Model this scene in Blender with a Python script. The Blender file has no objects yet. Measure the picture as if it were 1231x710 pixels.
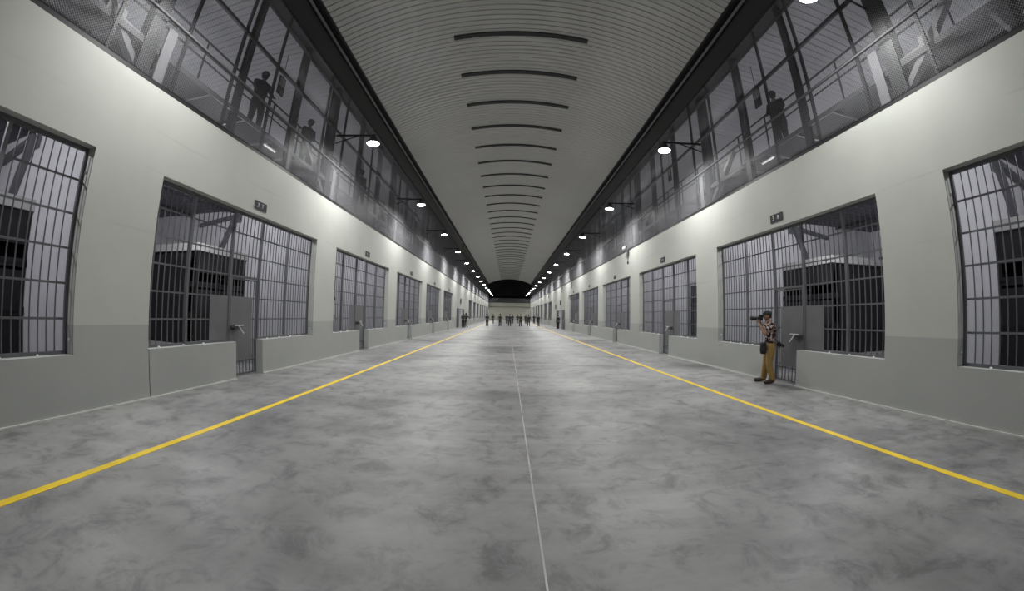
import bpy, bmesh, math, random
from mathutils import Vector, Matrix
random.seed(7)
PI = math.pi
sc = bpy.context.scene
C = sc.collection

# ------------------------------------------------------------------ measured layout (metres)
XL, XR = -6.07, 6.64            # faces of the two cell walls
XM = (XL + XR) / 2
P = 7.286                       # cell pitch
Y0, WD = 4.70, 5.886            # near edge of an opening, its width
ZT, ZW, ZS, ZB = 5.27, 3.84, 0.84, 1.257   # wall top, opening head, sill, paint line
TH = 0.30                       # wall thickness
YA, YE = -9.5, 113.0            # extent of the hall
DEPTH = 8.2                     # cell depth
CELLS = [-1, 0, 1, 2, 3, 4] + list(range(7, 15))
YCE = 106.0                     # end of the arched ceiling

# ------------------------------------------------------------------ materials
MATS = {}
def mat(name, col, rough=0.6, metal=0.0, noise=0.0, nscale=8.0, spec=0.5, emit=None, estr=0.0):
    if name in MATS: return MATS[name]
    m = bpy.data.materials.new(name); m.use_nodes = True
    nt = m.node_tree; b = nt.nodes['Principled BSDF']
    b.inputs['Base Color'].default_value = (*col, 1)
    b.inputs['Roughness'].default_value = rough
    b.inputs['Metallic'].default_value = metal
    b.inputs['Specular IOR Level'].default_value = spec
    if noise:
        g = nt.nodes.new('ShaderNodeNewGeometry'); n = nt.nodes.new('ShaderNodeTexNoise')
        n.inputs['Scale'].default_value = nscale; n.inputs['Detail'].default_value = 4
        nt.links.new(g.outputs['Position'], n.inputs['Vector'])
        r = nt.nodes.new('ShaderNodeMapRange')
        r.inputs['From Min'].default_value = 0.25; r.inputs['From Max'].default_value = 0.75
        r.inputs['To Min'].default_value = 1 - noise; r.inputs['To Max'].default_value = 1 + noise
        nt.links.new(n.outputs['Fac'], r.inputs['Value'])
        mx = nt.nodes.new('ShaderNodeVectorMath'); mx.operation = 'SCALE'
        mx.inputs[0].default_value = col
        nt.links.new(r.outputs['Result'], mx.inputs['Scale'])
        nt.links.new(mx.outputs['Vector'], b.inputs['Base Color'])
    if emit:
        b.inputs['Emission Color'].default_value = (*emit, 1)
        b.inputs['Emission Strength'].default_value = estr
    MATS[name] = m
    return m

def ramp(nt, fac, stops, interp='LINEAR'):
    r = nt.nodes.new('ShaderNodeValToRGB'); r.color_ramp.interpolation = interp
    els = r.color_ramp.elements
    while len(els) < len(stops): els.new(0.5)
    for e, (p, c) in zip(els, stops):
        e.position = p; e.color = (*c, 1) if len(c) == 3 else c
    nt.links.new(fac, r.inputs['Fac'])
    return r

def wall_paint():
    m = bpy.data.materials.new('painted_wall'); m.use_nodes = True
    nt = m.node_tree; N = nt.nodes; L = nt.links; b = N['Principled BSDF']
    g = N.new('ShaderNodeNewGeometry'); s = N.new('ShaderNodeSeparateXYZ'); L.new(g.outputs['Position'], s.inputs[0])
    step = N.new('ShaderNodeMath'); step.operation = 'GREATER_THAN'; step.inputs[1].default_value = ZB
    L.new(s.outputs['Z'], step.inputs[0])
    n = N.new('ShaderNodeTexNoise'); n.inputs['Scale'].default_value = 0.9; n.inputs['Detail'].default_value = 6
    L.new(g.outputs['Position'], n.inputs['Vector'])
    up = ramp(nt, n.outputs['Fac'], [(0.3, (0.52, 0.535, 0.495)), (0.7, (0.565, 0.58, 0.54))])
    lo = ramp(nt, n.outputs['Fac'], [(0.3, (0.405, 0.42, 0.405)), (0.7, (0.44, 0.45, 0.435))])
    mx = N.new('ShaderNodeMix'); mx.data_type = 'RGBA'
    L.new(step.outputs[0], mx.inputs[0]); L.new(lo.outputs[0], mx.inputs[6]); L.new(up.outputs[0], mx.inputs[7])
    # faint horizontal pour seams in the plaster: wavy thin lines at two heights
    n2 = N.new('ShaderNodeTexNoise'); n2.inputs['Scale'].default_value = 0.35; n2.inputs['Detail'].default_value = 3
    L.new(g.outputs['Position'], n2.inputs['Vector'])
    off = N.new('ShaderNodeMath'); off.operation = 'MULTIPLY_ADD'; off.inputs[1].default_value = 0.35
    L.new(n2.outputs['Fac'], off.inputs[0]); L.new(s.outputs['Z'], off.inputs[2])
    tot = None
    for zc in (4.70, 4.02, 2.95):
        d = N.new('ShaderNodeMath'); d.operation = 'SUBTRACT'; d.inputs[1].default_value = zc; L.new(off.outputs[0], d.inputs[0])
        a = N.new('ShaderNodeMath'); a.operation = 'ABSOLUTE'; L.new(d.outputs[0], a.inputs[0])
        r = N.new('ShaderNodeMapRange'); r.inputs['From Min'].default_value = 0.008; r.inputs['From Max'].default_value = 0.03
        r.inputs['To Min'].default_value = 1; r.inputs['To Max'].default_value = 0; L.new(a.outputs[0], r.inputs['Value'])
        if tot is None: tot = r.outputs[0]
        else:
            q = N.new('ShaderNodeMath'); q.operation = 'MAXIMUM'; L.new(tot, q.inputs[0]); L.new(r.outputs[0], q.inputs[1]); tot = q.outputs[0]
    n3 = N.new('ShaderNodeTexNoise'); n3.inputs['Scale'].default_value = 0.7; L.new(g.outputs['Position'], n3.inputs['Vector'])
    k = N.new('ShaderNodeMapRange'); k.inputs['From Min'].default_value = 0.42; k.inputs['From Max'].default_value = 0.7
    k.inputs['To Max'].default_value = 0.22; L.new(n3.outputs['Fac'], k.inputs['Value'])
    mm = N.new('ShaderNodeMath'); mm.operation = 'MULTIPLY'; L.new(tot, mm.inputs[0]); L.new(k.outputs[0], mm.inputs[1])
    mx2 = N.new('ShaderNodeMix'); mx2.data_type = 'RGBA'; mx2.inputs[7].default_value = (0.25, 0.26, 0.23, 1)
    L.new(mm.outputs[0], mx2.inputs[0]); L.new(mx.outputs[2], mx2.inputs[6])
    L.new(mx2.outputs[2], b.inputs['Base Color'])
    b.inputs['Roughness'].default_value = 0.55
    bp = N.new('ShaderNodeBump'); bp.inputs['Strength'].default_value = 0.25; bp.inputs['Distance'].default_value = 0.02
    n4 = N.new('ShaderNodeTexNoise'); n4.inputs['Scale'].default_value = 1.6; n4.inputs['Detail'].default_value = 5
    L.new(g.outputs['Position'], n4.inputs['Vector']); L.new(n4.outputs['Fac'], bp.inputs['Height']); L.new(bp.outputs[0], b.inputs['Normal'])
    return m

def floor_mat():
    m = bpy.data.materials.new('power_floated_concrete'); m.use_nodes = True
    nt = m.node_tree; N = nt.nodes; L = nt.links; b = N['Principled BSDF']
    g = N.new('ShaderNodeNewGeometry')
    def noise(scale, detail, rough=0.55, dist=0.0, sx=1.0, sy=1.0):
        mp = N.new('ShaderNodeMapping'); mp.inputs['Scale'].default_value = (sx, sy, 1)
        L.new(g.outputs['Position'], mp.inputs['Vector'])
        n = N.new('ShaderNodeTexNoise'); n.inputs['Scale'].default_value = scale; n.inputs['Detail'].default_value = detail
        n.inputs['Roughness'].default_value = rough; n.inputs['Distortion'].default_value = dist
        L.new(mp.outputs[0], n.inputs['Vector']); return n.outputs['Fac']
    a = ramp(nt, noise(0.33, 7, 0.62, 0.6), [(0.30, (0.14, 0.14, 0.143)), (0.47, (0.275, 0.275, 0.277)), (0.64, (0.355, 0.353, 0.35))])
    c = ramp(nt, noise(2.6, 9, 0.72, 0.5), [(0.36, (0.58, 0.58, 0.59)), (0.50, (0.95, 0.95, 0.95)), (0.75, (1.1, 1.1, 1.09))])
    d = ramp(nt, noise(0.5, 5, 0.6, 1.5, 0.25, 1.6), [(0.35, (0.8, 0.8, 0.8)), (0.6, (1.08, 1.08, 1.08))])
    m1 = N.new('ShaderNodeMix'); m1.data_type = 'RGBA'; m1.blend_type = 'MULTIPLY'; m1.inputs[0].default_value = 1
    L.new(a.outputs[0], m1.inputs[6]); L.new(c.outputs[0], m1.inputs[7])
    m2 = N.new('ShaderNodeMix'); m2.data_type = 'RGBA'; m2.blend_type = 'MULTIPLY'; m2.inputs[0].default_value = 1
    L.new(m1.outputs[2], m2.inputs[6]); L.new(d.outputs[0], m2.inputs[7])
    L.new(m2.outputs[2], b.inputs['Base Color'])
    rr = N.new('ShaderNodeMapRange'); rr.inputs['To Min'].default_value = 0.34; rr.inputs['To Max'].default_value = 0.55
    L.new(noise(1.1, 5), rr.inputs['Value']); L.new(rr.outputs[0], b.inputs['Roughness'])
    b.inputs['Specular IOR Level'].default_value = 0.45
    return m

def shirt_mat():
    m = bpy.data.materials.new('printed_shirt_cloth'); m.use_nodes = True
    nt = m.node_tree; N = nt.nodes; L = nt.links; b = N['Principled BSDF']
    tc = N.new('ShaderNodeTexCoord'); v = N.new('ShaderNodeTexNoise'); v.inputs['Scale'].default_value = 17; v.inputs['Detail'].default_value = 2
    L.new(tc.outputs['Object'], v.inputs['Vector'])
    r = ramp(nt, v.outputs['Fac'], [(0.0, (0.012, 0.012, 0.014)), (0.49, (0.30, 0.09, 0.08)), (0.525, (0.60, 0.52, 0.47)), (0.62, (0.02, 0.02, 0.022))], 'CONSTANT')
    L.new(r.outputs[0], b.inputs['Base Color']); b.inputs['Roughness'].default_value = 0.85
    return m

M_WALL = wall_paint(); M_FLOOR = floor_mat(); M_SHIRT = shirt_mat()
M_CELL = mat('cell_whitewash', (0.60, 0.60, 0.63), 0.7, noise=0.06, nscale=1.5)
M_CEIL = mat('ceiling_sheet', (0.56, 0.56, 0.545), 0.5, noise=0.04, nscale=0.4)
M_SIDE = mat('side_roof_sheet', (0.76, 0.76, 0.79), 0.5)
M_VENT = mat('vent_dark', (0.025, 0.025, 0.026), 0.6)
M_DARK = mat('dark_painted_steel', (0.018, 0.018, 0.020), 0.5)
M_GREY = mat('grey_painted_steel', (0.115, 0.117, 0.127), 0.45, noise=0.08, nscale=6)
M_PLATE = mat('grey_door_plate', (0.15, 0.152, 0.163), 0.42, noise=0.12, nscale=3)
M_GALV = mat('galvanised_wire', (0.28, 0.28, 0.295), 0.45)
M_LITFL = mat('pale_lit_flange', (0.27, 0.27, 0.285), 0.5)
M_EAVE = mat('dark_grey_beam', (0.038, 0.038, 0.040), 0.5)
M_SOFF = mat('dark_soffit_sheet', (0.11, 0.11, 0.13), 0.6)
M_RAIL = mat('grey_handrail', (0.17, 0.17, 0.18), 0.4)
M_BRACE = mat('light_grey_steel', (0.20, 0.20, 0.215), 0.5)
M_BUNK = mat('black_bunk_steel', (0.012, 0.012, 0.014), 0.6)
M_CONC = mat('pale_concrete', (0.50, 0.50, 0.49), 0.8, noise=0.1, nscale=3)
M_BASE = mat('pale_mortar', (0.60, 0.60, 0.57), 0.8, noise=0.12, nscale=5)
M_YEL = mat('yellow_floor_paint', (0.90, 0.64, 0.03), 0.5, noise=0.10, nscale=4)
M_JOINT = mat('pale_joint_filler', (0.48, 0.48, 0.47), 0.7, noise=0.3, nscale=3)
M_STEEL = mat('bright_zinc', (0.85, 0.85, 0.86), 0.35, 0.1)
M_SIGN = mat('sign_plate', (0.018, 0.017, 0.024), 0.5)
M_SIGNW = mat('sign_white', (0.75, 0.75, 0.78), 0.6)
M_FAR = mat('far_wall_paint', (0.44, 0.44, 0.37), 0.6, noise=0.04, nscale=0.6)
M_BLACK = mat('unlit_black_sheet', (0.012, 0.012, 0.013), 0.8)
M_DECK = mat('deck_grating', (0.10, 0.10, 0.108), 0.6)
M_LENS = mat('lamp_lens', (0.9, 0.9, 0.9), 0.3, emit=(1.0, 1.0, 1.0), estr=60.0)
M_TUBE = mat('batten_diffuser', (0.9, 0.9, 0.9), 0.4, emit=(1.0, 0.97, 0.9), estr=0.9)
M_HOUSE = mat('lamp_housing', (0.05, 0.05, 0.055), 0.5)
M_WHITE = mat('white_plastic', (0.7, 0.7, 0.7), 0.4)
M_BOLT = mat('zinc_bolt', (0.8, 0.8, 0.8), 0.35, 0.3)
M_SKIN = mat('skin', (0.34, 0.19, 0.13), 0.55)
M_BLK = mat('black_cloth', (0.012, 0.012, 0.014), 0.85)
M_NAVY = mat('dark_uniform', (0.022, 0.024, 0.030), 0.85)
M_UGREY = mat('grey_uniform', (0.10, 0.105, 0.11), 0.85)
M_KHAKI = mat('khaki_trousers', (0.29, 0.185, 0.06), 0.85, noise=0.15, nscale=30)
M_SHOE = mat('brown_shoe', (0.045, 0.022, 0.018), 0.5)
M_CAP = mat('dark_green_cap', (0.022, 0.028, 0.022), 0.85)
M_HAIR = mat('black_hair', (0.01, 0.009, 0.008), 0.7)
M_CAMB = mat('camera_black', (0.012, 0.012, 0.013), 0.4)
M_GLASS = mat('lens_glass', (0.02, 0.02, 0.03), 0.05)
M_EYE = mat('eye_white', (0.7, 0.7, 0.68), 0.3)

# ------------------------------------------------------------------ mesh helpers
def box(bm, x0, x1, y0, y1, z0, z1):
    v = [bm.verts.new(p) for p in ((x0,y0,z0),(x1,y0,z0),(x1,y1,z0),(x0,y1,z0),(x0,y0,z1),(x1,y0,z1),(x1,y1,z1),(x0,y1,z1))]
    for f in ((3,2,1,0),(4,5,6,7),(0,1,5,4),(1,2,6,5),(2,3,7,6),(3,0,4,7)): bm.faces.new([v[i] for i in f])

def bar(bm, a, b, w, h=None, n=4, spin=PI/4):
    """prism of n sides from a to b (w across, h deep)."""
    a, b = Vector(a), Vector(b); d = (b - a).normalized(); h = h or w
    up = Vector((0,0,1)) if abs(d.z) < 0.95 else Vector((0,1,0))
    s = d.cross(up).normalized(); t = s.cross(d).normalized()
    k = (1/math.cos(PI/n)) * 0.5 if n == 4 else 0.5
    rings = []
    for p in (a, b):
        rings.append([bm.verts.new(p + s*(w*k*math.cos(spin+2*PI*i/n)) + t*(h*k*math.sin(spin+2*PI*i/n))) for i in range(n)])
    for i in range(n):
        j = (i+1) % n; bm.faces.new((rings[0][i], rings[0][j], rings[1][j], rings[1][i]))
    bm.faces.new(rings[0][::-1]); bm.faces.new(rings[1])

def tube(bm, a, b, r, n=10): bar(bm, a, b, 2*r, 2*r, n, 0)

def lathe(bm, prof, origin=(0,0,0), axis=(0,0,1), n=20):
    o = Vector(origin); ax = Vector(axis).normalized()
    up = Vector((1,0,0)) if abs(ax.x) < 0.9 else Vector((0,1,0))
    s = ax.cross(up).normalized(); t = ax.cross(s).normalized()
    rings = []
    for r, z in prof:
        rings.append([bm.verts.new(o + ax*z + s*(r*math.cos(2*PI*i/n)) + t*(r*math.sin(2*PI*i/n))) for i in range(n)])
    for k in range(len(rings)-1):
        for i in range(n):
            j = (i+1) % n; bm.faces.new((rings[k][i], rings[k][j], rings[k+1][j], rings[k+1][i]))
    bm.faces.new(rings[0][::-1]); bm.faces.new(rings[-1])

def mesh(bm, name, m, smooth=False, bevel=0.0):
    if bevel:
        bmesh.ops.bevel(bm, geom=bm.edges[:], offset=bevel, segments=2, affect='EDGES', profile=0.7)
    bmesh.ops.recalc_face_normals(bm, faces=bm.faces[:])
    me = bpy.data.meshes.new(name); bm.to_mesh(me); bm.free()
    if m: me.materials.append(m)
    if smooth:
        for p in me.polygons: p.use_smooth = True
    return me

def obj(name, bm, m, parent=None, smooth=False, bevel=0.0, loc=None):
    o = bpy.data.objects.new(name, mesh(bm, name, m, smooth, bevel) if isinstance(bm, bmesh.types.BMesh) else bm)
    C.objects.link(o)
    if parent: o.parent = parent
    if loc: o.location = loc
    return o

def B(): return bmesh.new()
def tag(o, label=None, cat=None, group=None, kind=None):
    if label: o['label'] = label
    if cat: o['category'] = cat
    if group: o['group'] = group
    if kind: o['kind'] = kind
    return o
def thing(name, label, cat, loc=(0,0,0), group=None, rotz=0):
    o = bpy.data.objects.new(name, None); C.objects.link(o); o.location = loc; o.rotation_euler = (0,0,rotz)
    o.empty_display_size = 0.2
    return tag(o, label, cat, group)
def struct(name, bm, m, label=None, **k):
    return tag(obj(name, bm, m, **k), label, None, None, 'structure')
def dup(root, loc, label=None, group=None, rotz=None):
    r = root.copy(); C.objects.link(r); r.location = loc
    if rotz is not None: r.rotation_euler = (0,0,rotz)
    if label: r['label'] = label
    if group: r['group'] = group
    for ch in list(root.children):
        c = ch.copy(); C.objects.link(c); c.parent = r
        for g in list(ch.children):
            d = g.copy(); C.objects.link(d); d.parent = c
    return r
ORD = ['first','second','third','fourth','fifth','sixth','seventh','eighth','ninth','tenth','eleventh','twelfth','thirteenth',
       'fourteenth','fifteenth','sixteenth','seventeenth','eighteenth','nineteenth','twentieth']
def ordn(i):
    if i < 20: return ORD[i]
    t = ['twenty','thirty','forty'][(i+1)//10 - 2]; u = (i+1) % 10
    return {'twenty':'twentieth','thirty':'thirtieth','forty':'fortieth'}[t] if u == 0 else t + '-' + ORD[u-1]
SIDES = (('left', -1, XL), ('right', 1, XR))

# ------------------------------------------------------------------ floor, lines
bm = B(); box(bm, XL-DEPTH-0.4, XR+DEPTH+0.4, YA, YE+8, -0.3, 0); struct('floor', bm, M_FLOOR, 'polished grey concrete floor with darker stains')
for n, (x, w) in enumerate(((-3.88, 0.115), (4.46, 0.115))):
    bm = B(); box(bm, x-w/2, x+w/2, YA+0.2, YE-0.5, 0.0, 0.004)
    struct('trim_%d' % (n+1), bm, M_YEL, 'yellow line painted along the %s side of the floor' % ('left','right')[n])
bm = B(); box(bm, 0.245, 0.259, YA+0.2, YE-0.5, 0.0, 0.003); struct('trim_3', bm, M_JOINT, 'thin pale joint running down the middle of the floor')

# ------------------------------------------------------------------ cell walls
DG0, DG1 = 2.37, 3.36           # doorway, measured from the near edge of an opening
PY0, PY1, PZ = 44.3, 47.7, 2.3   # side passage doorway
for side, s, X in SIDES:
    bm = B(); x0, x1 = sorted((X, X + s*TH))
    box(bm, x0, x1, YA, YE, ZW, ZT)
    edges = [Y0 + k*P for k in CELLS]
    y = YA
    for k, e in zip(CELLS, edges):
        if k == 7:
            box(bm, x0, x1, y, PY0, 0, ZW); box(bm, x0, x1, PY1, e, 0, ZW); box(bm, x0, x1, PY0, PY1, PZ, ZW)
        else: box(bm, x0, x1, y, e, 0, ZW)
        box(bm, x0, x1, e+(0.018 if (s < 0 and k == 0) else 0), e+DG0, 0, ZS); box(bm, x0, x1, e+DG1, e+WD, 0, ZS)
        y = e + WD
    box(bm, x0, x1, y, YE, 0, ZW)
    struct('wall_'+side, bm, M_WALL, 'pale green painted cell wall with grey lower band, %s side' % side)
    bm = B(); segs = []; y = YA
    for k, e in zip(CELLS, edges):
        if k == 7: segs += [(y, PY0), (PY1, e+DG0)]
        else: segs.append((y, e+DG0))
        y = e+DG1
    segs.append((y, YE))
    for a, b in segs: box(bm, *sorted((X - s*0.035, X + s*0.02)), a, b, 0, 0.022)
    struct('baseboard_'+side, bm, M_BASE, 'rough pale mortar strip along the foot of the %s wall' % side)
    # cells: partitions, outer wall, roofing over the side aisle
    bm = B(); n_ = 0
    for k in range(-1, 16):
        yc = Y0 + k*P - 0.7
        box(bm, *sorted((X + s*TH, X + s*(TH+DEPTH))), yc-0.1, yc+0.1, 0, ZT)
    struct('wall_partitions_'+side, bm, M_CELL, 'pale partition walls between the cells, %s side' % side)
    bm = B(); xo = X + s*(TH+DEPTH)
    box(bm, *sorted((xo, xo + s*0.25)), YA, YE, 0, 10.2)
    struct('wall_outer_'+side, bm, M_CELL, 'pale outer wall at the back of the cells, %s side' % side)
    bm = B()
    prof = []; yy = YA
    while yy < YE:
        prof += [(yy, 0), (yy+0.205, 0), (yy+0.215, 0.05), (yy+0.235, 0.05), (yy+0.243, 0)]; yy += 0.243
    xa, za, xb, zb = X + s*0.30, 10.15, xo + s*0.2, 9.35
    v0 = [bm.verts.new((xa, y, za+d)) for y, d in prof]; v1 = [bm.verts.new((xb, y, zb+d)) for y, d in prof]
    for i in range(len(prof)-1): bm.faces.new((v0[i], v0[i+1], v1[i+1], v1[i]))
    struct('ceiling_side_'+side, bm, M_SIDE, 'ribbed metal roof sheet over the %s gallery' % side)

# ------------------------------------------------------------------ far end
bm = B()
box(bm, XL-1, XR+1, YE-0.2, YE+0.3, 0, 4.25); box(bm, XL-1, XR+1, YE-0.75, YE+0.3, 4.25, ZT+0.1)
struct('wall_far', bm, M_FAR, 'beige end wall with a projecting band near its top')
bm = B(); box(bm, XL-9, XR+9, YE+3.0, YE+3.3, ZT, 13.5)
struct('wall_gable', bm, M_BLACK, 'dark gable sheet above and behind the far wall')
bm = B(); box(bm, XL-1, XR+1, YE+0.3, YE+3.0, ZT, ZT+0.1); struct('trim_4', bm, M_DECK, 'ledge on top of the far wall')
bm = B(); box(bm, XL-1, XR+1, YE+0.5, YE+0.6, ZT+0.1, ZT+1.6); struct('trim_5', bm, M_GREY, 'grey parapet sheet above the far wall')
bm = B(); box(bm, XL-9, XR+9, YA-0.3, YA, 0, 13); struct('wall_back', bm, M_WALL, 'wall behind the viewer')

# ------------------------------------------------------------------ arched ceiling
RA, ZC, HW = 13.9, 12.15, 6.05
def arch(x, dz=0.0):
    return ZC + dz - RA + math.sqrt((RA)**2 - x*x)
NA = 28; pit = P/30
bm = B(); rows = []; y = 2.0 - 48*pit
prof = []
while y < YCE: prof += [(y, 0), (y+pit-0.05, 0), (y+pit-0.038, 0.04), (y+pit-0.012, 0.04)]; y += pit
for yv, d in prof:
    rows.append([bm.verts.new((XM + HW*(-1+2*i/NA), yv, arch(HW*(-1+2*i/NA), d))) for i in range(NA+1)])
for a, b in zip(rows, rows[1:]):
    for i in range(NA): bm.faces.new((a[i], b[i], b[i+1], a[i+1]))
struct('ceiling', bm, M_CEIL, 'arched ceiling of ribbed pale grey metal sheets')
bm = B()
v = [[bm.verts.new((XM + HW*(-1+2*i/NA), YCE+0.3*j, arch(HW*(-1+2*i/NA), -0.02))) for i in range(NA+1)] for j in (0, 1)]
w = [[bm.verts.new((XM + HW*(-1+2*i/NA), YCE+0.3*j, arch(HW*(-1+2*i/NA), 0.6))) for i in range(NA+1)] for j in (0, 1)]
for i in range(NA):
    bm.faces.new((v[0][i], v[1][i], v[1][i+1], v[0][i+1])); bm.faces.new((w[0][i], w[0][i+1], w[1][i+1], w[1][i]))
    bm.faces.new((v[0][i], v[0][i+1], w[0][i+1], w[0][i])); bm.faces.new((v[1][i], w[1][i], w[1][i+1], v[1][i+1]))
struct('trim_6', bm, M_BLACK, 'dark arched edge where the ceiling ends')
# black roof over the ceiling's end
bm = B(); box(bm, XL-9, XR+9, YCE, YE+3.3, 13.0, 13.2); struct('ceiling_far', bm, M_BLACK, 'dark roof beyond the arched ceiling')

# dark curved ridge vents set into the crown, one every third of a bay
def vent_bm():
    bm = B(); n = 20; hw = 2.52
    top, bot = [], []
    for yy in (0.0, 0.21):
        bot.append([bm.verts.new((hw*(-1+2*i/n), yy, arch(hw*(-1+2*i/n), -0.055)-ZC)) for i in range(n+1)])
        top.append([bm.verts.new((hw*(-1+2*i/n), yy, arch(hw*(-1+2*i/n), 0.07)-ZC)) for i in range(n+1)])
    for i in range(n):
        bm.faces.new((bot[0][i], bot[1][i], bot[1][i+1], bot[0][i+1])); bm.faces.new((top[0][i], top[0][i+1], top[1][i+1], top[1][i]))
        bm.faces.new((bot[0][i], bot[0][i+1], top[0][i+1], top[0][i])); bm.faces.new((bot[1][i], top[1][i], top[1][i+1], bot[1][i+1]))
    for k in (0, n): bm.faces.new((bot[0][k], top[0][k], top[1][k], bot[1][k]))
    return bm
vm = mesh(vent_bm(), 'roof_vent', M_VENT)
i = 0; y = 11.36
while y < YCE-1:
    o = bpy.data.objects.new('roof_vent', vm); C.objects.link(o); o.location = (XM, y, ZC)
    tag(o, 'dark curved vent strip across the ceiling crown, %s from the viewer' % ordn(i), 'vent', 'roof vents along the ceiling crown')
    i += 1; y += P/3

# ------------------------------------------------------------------ eaves, gallery walkways
for side, s, X in SIDES:
    bm = B()
    box(bm, *sorted((X - s*0.08, X + s*0.32)), YA, YCE, 9.55, 10.42)
    struct('trim_7' if s < 0 else 'trim_8', bm, M_EAVE, 'dark eaves beam over the %s gallery' % side)
    bm = B()
    box(bm, *sorted((X - s*0.02, X + s*0.30)), YA, YCE, 10.42, 10.80)
    box(bm, *sorted((X - s*0.30, X - s*0.02)), YA, YCE, 10.66, 10.94)
    struct('trim_9' if s < 0 else 'trim_10', bm, M_DARK, 'black gutter edge of the arched ceiling, %s side' % side)
    bm = B()
    tube(bm, (X - s*0.14, YA, 10.50), (X - s*0.14, YCE, 10.50), 0.05, 8)
    struct('trim_11' if s < 0 else 'trim_12', bm, M_BRACE, 'thin pale pipe under the %s gutter' % side)
    # walkway deck of open steel grating behind the mesh
    bm = B()
    for q in range(24): box(bm, *sorted((X + s*(0.16+q*0.038), X + s*(0.166+q*0.038))), YA, YE, 6.0, 6.03)
    y = YA+0.4
    while y < YE: box(bm, *sorted((X + s*0.14, X + s*1.06)), y, y+0.05, 5.92, 6.0); y += P/6
    for xx in (0.13, 1.06): box(bm, *sorted((X + s*xx, X + s*(xx+0.03))), YA, YE, 5.92, 6.03)
    struct('floor_walkway_'+side, bm, M_DECK, 'open steel grating walkway above the cells, %s side' % side)
    bm = B(); box(bm, *sorted((X + s*0.02, X + s*0.16)), YA, YE, ZT, ZT+0.10)
    struct('trim_13' if s < 0 else 'trim_14', bm, M_DARK, 'black steel rail along the top of the %s wall' % side)
    # rear guard rail of the walkway
    g = thing('guard_rail', 'dark three-bar guard rail behind the %s gallery walkway' % side, 'railing', (X + s*0.80, 0, 6.03))
    for z, r in ((1.46, 0.026), (1.18, 0.04), (0.98, 0.022)):
        bm = B(); tube(bm, (0, YA, z), (0, YE-2, z), r, 8); obj('rail', bm, M_DARK, g)
    bm = B(); tube(bm, (0, 0, 0), (0, 0, 1.46), 0.024, 8); pm = mesh(bm, 'post', M_DARK)
    for k in range(56):
        o = obj('post', pm, None, g); o.location = (0, 1.2 + k*P/5, 0)

# ------------------------------------------------------------------ gallery screens, one per bay
# local origin: wall plane, pier centre line (Y = 4.0 + k P), z = wall top
def mesh_wires(w, h, step, sw, sd, s):
    """two crossing layers of straight strands, pitch `step` measured square to the strand"""
    bm = B(); t = step*math.sqrt(2)
    for layer, dirn in ((0, 1), (1, -1)):
        c = -h if dirn > 0 else 0
        end = w if dirn > 0 else w + h
        c += t/2
        while c < end:
            # line y = c + dirn*z
            z0, z1 = 0.0, h
            if dirn > 0: z0 = max(z0, -c); z1 = min(z1, w-c)
            else: z0 = max(z0, c-w); z1 = min(z1, c)
            if z1 - z0 > 0.02:
                xo = 0.0 if layer == 0 else s*sd*0.9
                bar(bm, (xo, c+dirn*z0, z0), (xo, c+dirn*z1, z1), sd, sw)
            c += t
    return bm
ZTOP = 9.55 - ZT
def screen(side, s):
    g = thing('gallery_screen', 'x', 'screen', (0,0,0), 'steel gallery screens above the %s wall' % side)
    x = s*0.09
    for yc, wy, wx in ((-0.25, 0.30, 0.26), (2.30, 0.15, 0.15), (4.68, 0.20, 0.18)):
        bm = B()       # I-section column: two flanges and a web
        box(bm, *sorted((x, x+s*0.025)), yc-wy/2, yc+wy/2, 0.1, ZTOP); box(bm, *sorted((x+s*(wx-0.025), x+s*wx)), yc-wy/2, yc+wy/2, 0.1, ZTOP)
        box(bm, *sorted((x+s*0.025, x+s*(wx-0.025))), yc-0.02, yc+0.02, 0.1, ZTOP)
        obj('column', bm, M_DARK, g)
    for yc in (-1.04, 0.44, 1.89, 3.34):
        bm = B(); box(bm, *sorted((s*0.02, s*0.085)), yc-0.03, yc+0.03, 0.1, ZTOP); obj('mullion', bm, M_DARK, g)
    for z in (7.87-ZT, 9.17-ZT):
        bm = B(); box(bm, *sorted((s*0.03, s*0.09)), -1.9, P-1.9, z-0.045, z+0.045); obj('girt', bm, M_DARK, g)
    bm = B(); tube(bm, (-s*0.005, -1.9, 6.60-ZT), (-s*0.005, P-1.9, 6.60-ZT), 0.028, 8); obj('handrail', bm, M_RAIL, g)
    bm = B(); box(bm, *sorted((s*0.05, s*0.075)), -0.02, 0.20, 0.1, 1.22); obj('lit_flange', bm, M_LITFL, g)['label'] = 'pale plate standing in for the lamplit column flange'  # lamplight on the column flange put into a pale plate
    bm = B()
    bar(bm, (s*0.25, -0.2, 0.12), (s*0.25, -1.75, 1.45), 0.16, 0.12); bar(bm, (s*0.25, -0.95, 0.80), (s*0.25, -0.22, 0.76), 0.13, 0.10)
    box(bm, *sorted((s*0.17, s*0.19)), -1.25, -0.85, 0.62, 0.98)
    obj('brace', bm, M_BRACE, g)
    wm = mesh_wires(P, ZTOP-0.1, 0.038, 0.0030, 0.007, s)
    o = obj('wire_mesh', wm, M_GALV, g); o.location = (s*0.005, -1.9, 0.1)
    return g
for side, s, X in SIDES:
    proto = screen(side, s)
    for j, k in enumerate(range(-1, 15)):
        loc = (X, 4.0 + k*P, ZT)
        lab = 'dark steel gallery screen with wire mesh, %s bay from the viewer, %s side' % (ordn(j), side)
        if j == 0: proto.location = loc; proto['label'] = lab
        else: dup(proto, loc, lab)

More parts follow.
